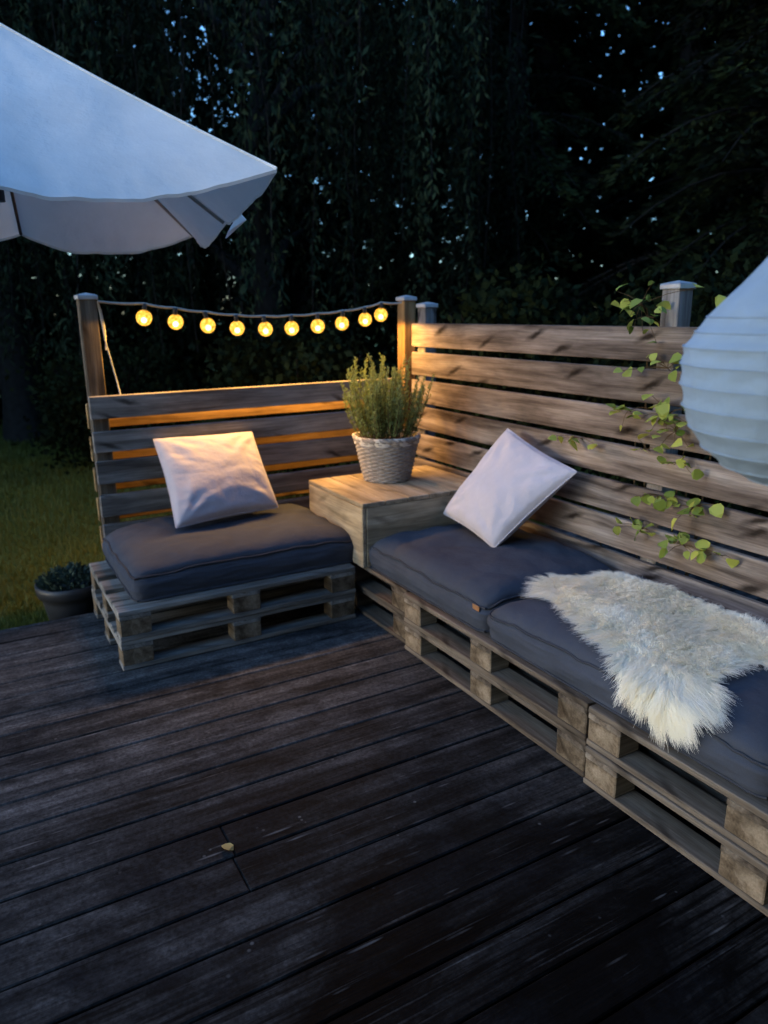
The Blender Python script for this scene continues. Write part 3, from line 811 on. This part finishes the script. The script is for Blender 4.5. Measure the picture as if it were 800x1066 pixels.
for i, (x, z) in enumerate(BX):
    if me_b is None:
        mb = MB(); mb.lathe([(0.010, 0.034), (0.013, 0.026), (0.013, 0.0), (0.011, -0.006)], 12, cap_lo=True, cap_hi=True)
        so = mb.build('bulb_socket', M_['socket'], sl, True)
        mb = MB(); mb.lathe([(0.041*math.sin(a), -0.041*math.cos(a)) for a in np.linspace(0.02, math.pi-0.25, 16)], 20)
        bo = mb.build('bulb', M_['bulb'], so, True, loc=(0, 0, -0.040)); mb = MB(); mb.lathe([(0.0155*math.sin(a), -0.0155*math.cos(a)-0.012) for a in np.linspace(0.02, math.pi-.02, 10)], 12)
        fo = mb.build('filament', M_['filament'], so, True, loc=(0, 0, -0.040)); me_b = (so, bo, fo)
    else:
        so = me_b[0].copy(); col.objects.link(so); so.parent = sl
        bo = me_b[1].copy(); col.objects.link(bo); bo.parent = so
        fo = me_b[2].copy(); col.objects.link(fo); fo.parent = so
    so.location = (x, LY, z); so.rotation_euler = (random.uniform(-.15, .15), random.uniform(-.15, .15), random.uniform(0, 6))
    ld = bpy.data.lights.new('bulb_glow', 'SPOT'); ld.spot_size = R(179); ld.spot_blend = 0.15; ld.energy = BULB_W; ld.color = (1.0, 0.50, 0.09); ld.shadow_soft_size = 0.016
    lo = bpy.data.objects.new('bulb_glow', ld); col.objects.link(lo); lo.parent = so; lo.location = (0, 0, -0.075)

# ------------------------------------------------------------------ parasol (cantilever, mast out to the left)
Pc = {1: np.array((-0.54, -0.48, 2.095)), 3: np.array((-0.32, 1.40, 2.04)), 5: np.array((-2.20, 1.62, 1.96)), 7: np.array((-2.42, -0.26, 2.0))}
AP = np.array((-1.41, 0.59, 2.80))
Pm = {0: (Pc[7]+Pc[1])/2+np.array((0, 0, -0.055)), 2: (Pc[1]+Pc[3])/2+np.array((0, 0, -0.055)), 4: (Pc[3]+Pc[5])/2+np.array((0, 0, 0.02)), 6: (Pc[5]+Pc[7])/2}
US = 0.84; CAMP = np.array((CX, CY, CZ))
Pc = {k: CAMP+(v-CAMP)*US for k, v in Pc.items()}; Pm = {k: CAMP+(v-CAMP)*US for k, v in Pm.items()}; AP = CAMP+(AP-CAMP)*US
PV = [Pm[0], Pc[1], Pm[2], Pc[3], Pm[4], Pc[5], Pm[6], Pc[7]]
ps = empty('parasol', (-3.9, 0.9, 0), 'large off white parasol hanging over the deck, upper left', 'parasol')
po = np.array((-3.9, 0.9, 0))
SAG = {0: 0.055, 1: 0.05, 2: 0.075, 3: 0.095, 4: 0.06, 5: 0.05, 6: 0.05, 7: 0.05}
mb = MB()
for k in range(8):
    a, b = PV[k], PV[(k+1) % 8]; nu, nv = 40, 48
    P = np.zeros((nu, nv, 3))
    for i in range(nu):
        t = i/(nu-1)
        for j in range(nv):
            s_ = j/(nv-1)
            e = a*(1-s_)+b*s_; arc = 4*s_*(1-s_)
            q = AP*(1-t)+e*t
            q[2] += -0.012*math.sin(math.pi*t)           # cloth hangs a little slack
            q[2] += -arc*SAG[k]*t**3
            inw = (np.array([AP[0], AP[1], 0])-np.array([e[0], e[1], 0])); inw /= np.linalg.norm(inw)
            q += inw*arc*0.03*t**3
            q[2] += 0.012*arc**.5*t*fbm(q[0]*2.6, q[1]*2.6, k, 3) + 0.0035*math.sin(9*(s_-.5)*(2-t)+3*fbm(q[0]*2, q[1]*2, 5))*t*arc**.5 + 0.008*t**8*arc**.5*fbm(s_*9+k*3, 0.3, 0.1, 2)
            P[i, j] = q-po
    mb.grid(P)
    # hem band folded down
    E = np.stack([P[-1], P[-1]+np.array([0, 0, -0.010])], 0); mb.grid(E)
ob = mb.build('canopy', M_['canopy'], ps, True)
for k in range(8):
    mb = MB(); e = PV[k]
    mb.tube([AP*(1-t)+e*t+np.array((0, 0, -0.012*math.sin(math.pi*t)+0.002))-po for t in np.linspace(0.02, 1, 14)], 0.0045, 6)
    mb.build('seam', M_['canopy'], ob, True)
mb = MB()
for k in range(8): pass
f0 = np.array((-0.33, 0.80, 1.965)); f1 = np.array((-0.405, 0.26, 2.0)); f2 = np.array((-0.40, 0.36, 2.045)); f3 = np.array((-0.36, 0.66, 1.985))
f0, f1, f2, f3 = [CAMP+(f-CAMP)*US for f in (f0, f1, f2, f3)]
mb.add(np.array([f0, f1, f2, f3])-po, [[0, 1, 2, 3]])
mb.add(np.array([f0, f1, f2, f3])-po+np.array([0.004, 0, 0]), [[3, 2, 1, 0]])
mb.build('hem_flap', M_['canopy'], ps)
for k in range(8):
    mb = MB(); e = PV[k]
    pts = []
    for t in np.linspace(0.04, 0.985, 8):
        q = AP*(1-t)+e*t; q = q+np.array((0, 0, -0.012*math.sin(math.pi*t)-0.016)); pts.append(q-po)
    mb.tube(pts, 0.007, 6); mb.build('rib', M_['dark_metal'] if k == 4 else M_['rib'], ps, True)
    mb = MB(); q = AP*0.45+e*0.55+np.array((0, 0, -0.06))
    mb.tube([AP+np.array((0, 0, -0.55))-po, q-po], 0.006, 6); mb.build('strut', M_['dark_metal'], ps, True)
mb = MB(); mb.tube([AP+np.array((0, 0, 0.25))-po, AP+np.array((0, 0, -0.62))-po], 0.02, 10)
mb.lathe([(0.05, 0.0), (0.055, 0.03), (0.03, 0.06)], 16, tuple(AP+np.array((0, 0, 0.0))-po), cap_lo=True, cap_hi=True)
mb.build('hub', M_['dark_metal'], ps, True)
mb = MB(); mb.tube([(0, 0, 0), (0, 0, 2.75)], 0.035, 14); mb.build('mast', M_['dark_metal'], ps, True)
mb = MB(); mb.tube([(0, 0, 2.5), (0.8, -0.1, 2.95), AP+np.array((0, 0, 0.25))-po], 0.028, 10); mb.build('arm', M_['dark_metal'], ps, True)
mb = MB(); mb.box((0, 0, 0.03), (0.9, 0.9, 0.06)); mb.build('base', M_['dark_metal'], ps)

# ------------------------------------------------------------------ paper lantern
def ray(u, v, t):
    dd = Fv+Rv*((u-400)/FPX)-Uv*((v-533)/FPX); return np.array((CX, CY, CZ))+dd*t
LC = ray(847, 366, 1.2)
ln = empty('paper_lantern', tuple(LC), 'pale blue white ribbed paper lantern hanging at the right edge', 'lantern')
ribs = [(0.045, 0.196), (0.1635, 0.056), (0.180, 0.032), (0.1965, 0.008), (0.1985, -0.020), (0.1965, -0.054), (0.190, -0.090),
        (0.176, -0.126), (0.153, -0.160), (0.119, -0.190), (0.075, -0.212), (0.03, -0.222)]
prof = []
for (r0, z0), (r1, z1) in zip(ribs[:-1], ribs[1:]):
    for t in (0, 0.25, 0.5, 0.75):
        prof.append((r0*(1-t)+r1*t-(0.003 if z0 < 0.1 else 0.006)*math.sin(math.pi*t), z0*(1-t)+z1*t))
prof.append(ribs[-1])
mb = MB()
mb.lathe(prof, 96, fn=lambda r, z, an, j: r+0.0016*math.sin(an*17+j)*(1 if j % 4 else 0)+0.0034*mnoise.noise(Vector((math.cos(an)*7, math.sin(an)*7, z*34)))*(1 if j % 4 else 0))
mb.build('shade', M_['paper'], ln, True)
for (r, z) in ribs:
    mb = MB(); mb.tube([(r*1.003*math.cos(t), r*1.003*math.sin(t), z) for t in np.linspace(0, 2*math.pi, 73)], 0.0016, 5); mb.build('rib', M_['paper'], ln, True)
mb = MB(); mb.tube([(0, 0, 0.196), (0, 0, 1.6)], 0.003, 6)
for a in (0, 2.1, 4.2): mb.tube([(0.045*math.cos(a), 0.045*math.sin(a), 0.196), (0, 0, 0.235)], 0.0015, 5)
mb.build('cord', M_['cable'], ln, True)

# ------------------------------------------------------------------ climbing vine on the tall fence
def heart(L, W):
    """small broad leaf, 8 verts, folded along the midrib"""
    pts = [(0, 0), (0.18, 0.42), (0.5, 0.5), (0.8, 0.28), (1.0, 0.0), (0.8, -0.28), (0.5, -0.5), (0.18, -0.42)]
    return np.array([(x*L, y*W, 0.28*abs(y)*W-0.2*x*x*L) for x, y in pts])
vn = empty('climbing_vine', (0.93, -1.15, -0.1), 'climbing vine with bright green leaves poking through the tall fence', 'vine')
vo = np.array((0.93, -1.15, -0.1))
mbv = MB(); LV = []; LR = []
shoots = [  # (y, z, count, spread y, spread z)
    (-1.03, 1.60, 16, .085, .05), (-1.10, 1.545, 9, .06, .03), (-1.19, 1.345, 12, .07, .025), (-1.21, 1.165, 20, .09, .05), (-1.26, 1.10, 12, .06, .05), (-1.00, 1.155, 10, .06, .03),
    (-0.72, .995, 9, .075, .018), (-1.20, .815, 9, .09, .012), (-1.375, .80, 11, .055, .035), (-1.14, .655, 9, .06, .02), (-1.34, .635, 13, .08, .025), (-1.30, .97, 8, .07, .02), (-1.52, .64, 5, .05, .015), (-1.45, 1.62, 4, .04, .02), (-1.12, 1.0, 5, .05, .015)]
r_ = random.Random(5)
for (y, z, cnt, sy, sz) in shoots:
    zb = max(0.0, z-0.5)
    A = np.array((0.95, -1.15+(y+1.15)*0.3, -0.1)); B = np.array((0.94, y+.04, z-0.1)); C = np.array((FX-0.03, y, z))
    pts = []
    for t in np.linspace(0, 1, 12):
        q = A*(1-t)**2+2*t*(1-t)*np.array((0.955, y+.08, z-.25))+B*t*t; pts.append(q-vo)
    pts += [(B*.5+C*.5+np.array((0, 0, .03)))-vo, C-vo]
    mbv.tube(pts, [0.005]*8+[0.004]*3+[0.003, .0025, .0015], 5)
    for c in range(max(3, int(cnt*0.95))):
        L = r_.uniform(0.026, 0.064); lf = heart(L, L*0.95)
        e = Matrix.Rotation(r_.uniform(0, 6.28), 3, 'Z') @ Matrix.Rotation(r_.uniform(-0.7, 1.0), 3, 'Y') @ Matrix.Rotation(r_.gauss(0, .5), 3, 'X')
        # leaves face out of the fence
        e = Matrix.Rotation(R(-35)*r_.uniform(0.2, 1.3), 3, 'Y') @ e
        o_ = np.array((FX-0.012-abs(r_.gauss(0, .035))-0.02, y+r_.gauss(0, sy), z+r_.gauss(0, sz)))
        mbv.tube([C-vo, (C+o_)/2-vo+np.array((-.004, 0, .008)), o_-vo], [.0016, .0013, .0010], 4)
        LV += list(lf @ np.array(e).T + o_ - vo); LR.append(r_.random())
LV = np.array(LV)
mbv.build('stem', M_['stem'], vn, True)
np_mesh('leaves', LV, np.arange(len(LV)).reshape(-1, 8), M_['vine'], vn, rnd=LR)

# ------------------------------------------------------------------ flower pot on the lawn
fp = empty('flower_pot', (-1.275, 1.03, -0.16), 'dark round flower pot with low green plant beside the single seat', 'flower pot')
mb = MB(); mb.lathe([(0.01, 0.0), (0.125, 0.0), (0.16, 0.19), (0.168, 0.225), (0.185, 0.23), (0.192, 0.27), (0.19, 0.295), (0.178, 0.297), (0.168, 0.25), (0.01, 0.245)], 40)
mb.build('pot', M_['pot'], fp, True)
Vl = []; rl = []
for i in range(900):
    a = r_.uniform(0, 6.28); q = math.sqrt(r_.random())*0.17
    p = np.array((q*math.cos(a), q*math.sin(a), 0.26+r_.random()*0.10*(1-(q/0.2)**2)+0.01)); L = r_.uniform(.02, .045)
    dv = np.array((math.cos(a)*.6+r_.gauss(0, .4), math.sin(a)*.6+r_.gauss(0, .4), r_.uniform(.2, 1.2))); dv /= np.linalg.norm(dv)
    sd = np.cross(dv, (r_.gauss(0, 1), r_.gauss(0, 1), 1)); sd /= np.linalg.norm(sd)
    Vl += [p, p+dv*L*.5+sd*L*.25, p+dv*L, p+dv*L*.5-sd*L*.25]; rl.append(r_.random())
np_mesh('plant', np.array(Vl), np.arange(len(Vl)).reshape(-1, 4), M_['potplant'], fp, rnd=rl)

# ------------------------------------------------------------------ fallen leaf on the deck
lf = heart(0.045, 0.03); lf[:, 2] = lf[:, 2]*2+0.004+0.02*(lf[:, 0]/0.045)**2
o = np_mesh('fallen_leaf', lf, np.arange(8).reshape(1, 8), M_['deadleaf'], rnd=[0.5]); o.location = (-1.15, -1.385, 0.001); o.rotation_euler = (0, 0, 2.2)
tag(o, 'small dry yellowish leaf lying on the dark deck', 'leaf')

# ------------------------------------------------------------------ trees
def leaf_quads(P, D, L, W, rr):
    """rhombic leaves at P, along D"""
    n = len(P); D = D/np.linalg.norm(D, axis=1)[:, None]
    S = np.cross(D, rng.normal(0, 1, (n, 3))); S /= np.linalg.norm(S, axis=1)[:, None]
    L = L[:, None]; W = W[:, None]
    V = np.stack([P, P+D*L*.45+S*W, P+D*L, P+D*L*.45-S*W], 1).reshape(-1, 3)
    return V, np.arange(4*n).reshape(-1, 4), rr
def trunk(root, x, y, h, r, mat=M_['bark'], limbs=6, seed=0):
    q = random.Random(seed); mb = MB()
    pts = [(x+0.1*math.sin(z*0.9+seed)*z/4, y+0.1*math.cos(z*1.1+seed)*z/4, z) for z in np.linspace(-0.2, h, 9)]
    mb.tube(pts, [r*(1.25 if i == 0 else 1-0.085*i) for i in range(9)], 12)
    for i in range(limbs):
        k = q.randint(3, 8); p = np.array(pts[k]); a = q.uniform(0, 6.28); L = h*q.uniform(.3, .5)
        mb.tube([p, p+np.array((math.cos(a)*L*.4, math.sin(a)*L*.4, L*.35)), p+np.array((math.cos(a)*L, math.sin(a)*L, L*.5))], [r*.4, r*.25, r*.08], 7)
    mb.build('trunk', mat, root, True)
# weeping tree behind the string lights
def weeping(x, y, label, nst, rad_, ztop, seed, leaves_per_m=42):
    q = np.random.default_rng(seed)
    root = empty('weeping_tree', (x, y, -0.16), label, 'tree')
    trunk(root, 0, 0, ztop*0.75, 0.28, seed=seed, limbs=9)
    PP = []; DD = []; RR = []; mb = MB()
    for i in range(nst):
        a = q.uniform(0, 2*np.pi); rr = rad_*np.sqrt(q.uniform(0.12, 1)); cl = q.uniform(0, 1)**2.5
        zt = ztop*(1-0.35*(rr/rad_)**2)+q.normal(0, .4); L = min(zt-1.3, q.uniform(1.6, 5.0))
        bx_, by_ = rr*np.cos(a), rr*np.sin(a); sw = q.normal(0, .12, 2)
        T = np.linspace(0, 1, 8)
        line = np.stack([bx_+sw[0]*T+0.05*np.sin(6*T+i), by_+sw[1]*T+0.05*np.cos(5*T+i), zt-L*T], 1)
        if i % 3 == 0: mb.tube(line, 0.006, 3)
        n = int(L*leaves_per_m); t = q.uniform(0, 1, n)
        P = np.stack([np.interp(t, T, line[:, k]) for k in range(3)], 1)+q.normal(0, 0.05, (n, 3))
        PP.append(P); DD.append(np.stack([q.normal(0, .5, n), q.normal(0, .5, n), -np.abs(q.normal(.8, .4, n))], 1)); RR.append(np.clip(cl*0.9+q.normal(0.03, .08, n), 0, 1))
    P = np.concatenate(PP); D = np.concatenate(DD); rr = np.concatenate(RR); n = len(P)
    V, F, rr = leaf_quads(P, D, q.uniform(.07, .14, n), q.uniform(.010, .020, n), rr)
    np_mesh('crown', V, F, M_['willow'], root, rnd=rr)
    mb.build('twigs', M_['bark'], root)
weeping(2.3, 6.9, 'weeping tree with long hanging strands above the string lights', 430, 3.5, 7.2, 21)
weeping(-0.9, 8.6, 'weeping tree standing behind the parasol corner', 260, 2.6, 7.6, 22)
# conifers
def conifer(x, y, label, hgt, rad_, seed, tiers=22, per=9, dens=1.0):
    q = np.random.default_rng(seed)
    root = empty('conifer_tree', (x, y, -0.16), label, 'tree')
    PP = []; DD = []; LL = []; RR = []; mb = MB()
    mb.tube([(0, 0, z) for z in np.linspace(-.2, hgt*.96, 8)], np.linspace(.22, .04, 8), 12)
    for ti in range(tiers):
        f = ti/(tiers-1); z = 0.5+f*(hgt-0.8); br = rad_*(1-f)**0.8+0.15
        for b in range(per):
            a = q.uniform(0, 2*np.pi); L = br*q.uniform(.65, 1.15); T = np.linspace(0, 1, 6)
            zz = z+q.normal(0, .12)+L*(0.10*T-0.42*T*T)
            line = np.stack([np.cos(a)*L*T, np.sin(a)*L*T, zz], 1); mb.tube(line, [.025, .02, .016, .012, .008, .004], 4)
            n = int(150*L*dens); t = q.uniform(0.12, 1, n); side = q.choice([-1, 1], n)*q.uniform(0, 1, n)*(0.42*L*(1-t*0.75))
            P = np.stack([np.interp(t, T, line[:, k]) for k in range(3)], 1)
            P[:, 0] += -np.sin(a)*side; P[:, 1] += np.cos(a)*side; P[:, 2] += -0.35*np.abs(side)+q.normal(0, .03, n)
            D = np.stack([np.cos(a)*.7-np.sin(a)*np.sign(side)*.8, np.sin(a)*.7+np.cos(a)*np.sign(side)*.8, -0.35+q.normal(0, .3, n)], 1)+q.normal(0, .25, (n, 3))
            PP.append(P); DD.append(D); RR.append(np.clip(q.uniform(0, 1)**2.2+q.normal(0, .1, n), 0, 1))
    P = np.concatenate(PP); D = np.concatenate(DD); rr = np.concatenate(RR); n = len(P)
    V, F, rr = leaf_quads(P, D, q.uniform(.08, .17, n), q.uniform(.012, .026, n), rr)
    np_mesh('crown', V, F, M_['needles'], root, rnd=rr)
    mb.build('trunk', M_['bark'], root)
conifer(6.6, 2.3, 'dark spruce with drooping boughs behind the lantern', 9.5, 2.9, 31)
conifer(6.0, 6.2, 'dark spruce behind the vine covered fence post', 11, 2.6, 32)
conifer(8.8, 4.4, 'tall dark spruce deep behind the tall fence', 12, 2.8, 33)
conifer(9.6, 0.9, 'dark spruce farthest right, half hidden by the lantern', 11, 2.8, 34)
# shrubs right behind the fence
def shrub(x, y, h_, r0, label, seed, n=9000):
    q = np.random.default_rng(seed)
    root = empty('shrub', (x, y, -0.16), label, 'shrub')
    mb = MB()
    for i in range(9):
        a = q.uniform(0, 6.28); mb.tube([(0, 0, 0), (math.cos(a)*r0*.3, math.sin(a)*r0*.3, h_*.5), (math.cos(a)*r0*.7, math.sin(a)*r0*.7, h_*.9)], [.03, .02, .006], 5)
    mb.build('stems', M_['bark'], root)
    nc = 70; cc = q.normal(0, 1, (nc, 3)); cc /= np.linalg.norm(cc, axis=1)[:, None]; cc *= q.uniform(.45, 1, (nc, 1))
    cc = cc*np.array([r0, r0, h_*.5])+np.array([0, 0, h_*.55])
    ci = q.integers(0, nc, n); P = cc[ci]+q.normal(0, 0.14, (n, 3)); P[:, 2] = np.abs(P[:, 2])
    cr = q.uniform(0, .7, nc)
    V, F, rr = leaf_quads(P, q.normal(0, 1, (n, 3))+np.array([0, 0, .2]), q.uniform(.05, .11, n), q.uniform(.018, .035, n), np.clip(cr[ci]+q.normal(.1, .15, n), 0, 1))
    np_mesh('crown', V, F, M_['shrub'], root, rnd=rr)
shrub(2.6, 1.9, 1.9, 0.9, 'dark rounded shrub behind the far end of the tall fence', 41)
shrub(3.4, 0.5, 2.0, 1.0, 'dark shrub behind the middle of the tall fence', 42)
shrub(3.2, -0.9, 1.9, 0.9, 'dark shrub behind the lantern end of the tall fence', 43)
shrub(1.2, 3.4, 1.5, 0.9, 'dark shrub beyond the string lights near the corner post', 44)
shrub(-0.1, 6.0, 1.3, 0.9, 'dark shrub beyond the left string light post', 45)
# the wood beyond the garden
q = np.random.default_rng(77)
n = 300000
az = q.uniform(R(-55), R(95), n); dist = q.uniform(13.2, 15.4, n); zz = q.uniform(-0.1, 11.5, n)
P = np.stack([CX+dist*np.sin(az), CY+dist*np.cos(az), zz], 1)
dn = np.array([mnoise.noise(Vector((p[0]*.33, p[1]*.33, p[2]*.42))) for p in P])
keep = (dn > -0.46) | (zz < 2.2)
P = P[keep]; n = len(P)
V, F, rr = leaf_quads(P, q.normal(0, 1, (n, 3)), q.uniform(.16, .28, n), q.uniform(.05, .09, n), np.clip(0.4+dn[keep]+q.normal(0, .15, n), 0, 1))
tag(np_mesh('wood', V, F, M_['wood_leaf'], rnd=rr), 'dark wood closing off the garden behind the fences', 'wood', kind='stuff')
for i, a in enumerate((-8, 4, 14, 24, 33, 41, 50, 59)):
    dd = 12.8+1.6*random.random(); x, y = CX+dd*math.sin(R(a)), CY+dd*math.cos(R(a))
    mb = MB(); mb.tube([(x+0.1*math.sin(z+i), y+0.1*math.cos(z*.7+i), z) for z in np.linspace(-.3, 10, 8)], np.linspace(.24, .1, 8), 10)
    mb.build('tree_trunk', M_['bark'], None, True)
    tag(bpy.data.objects[-1] if False else col.objects[-1], 'bare dark tree trunk at the edge of the wood', 'tree', 'trunks along the edge of the wood')

bpy.context.view_layer.update()
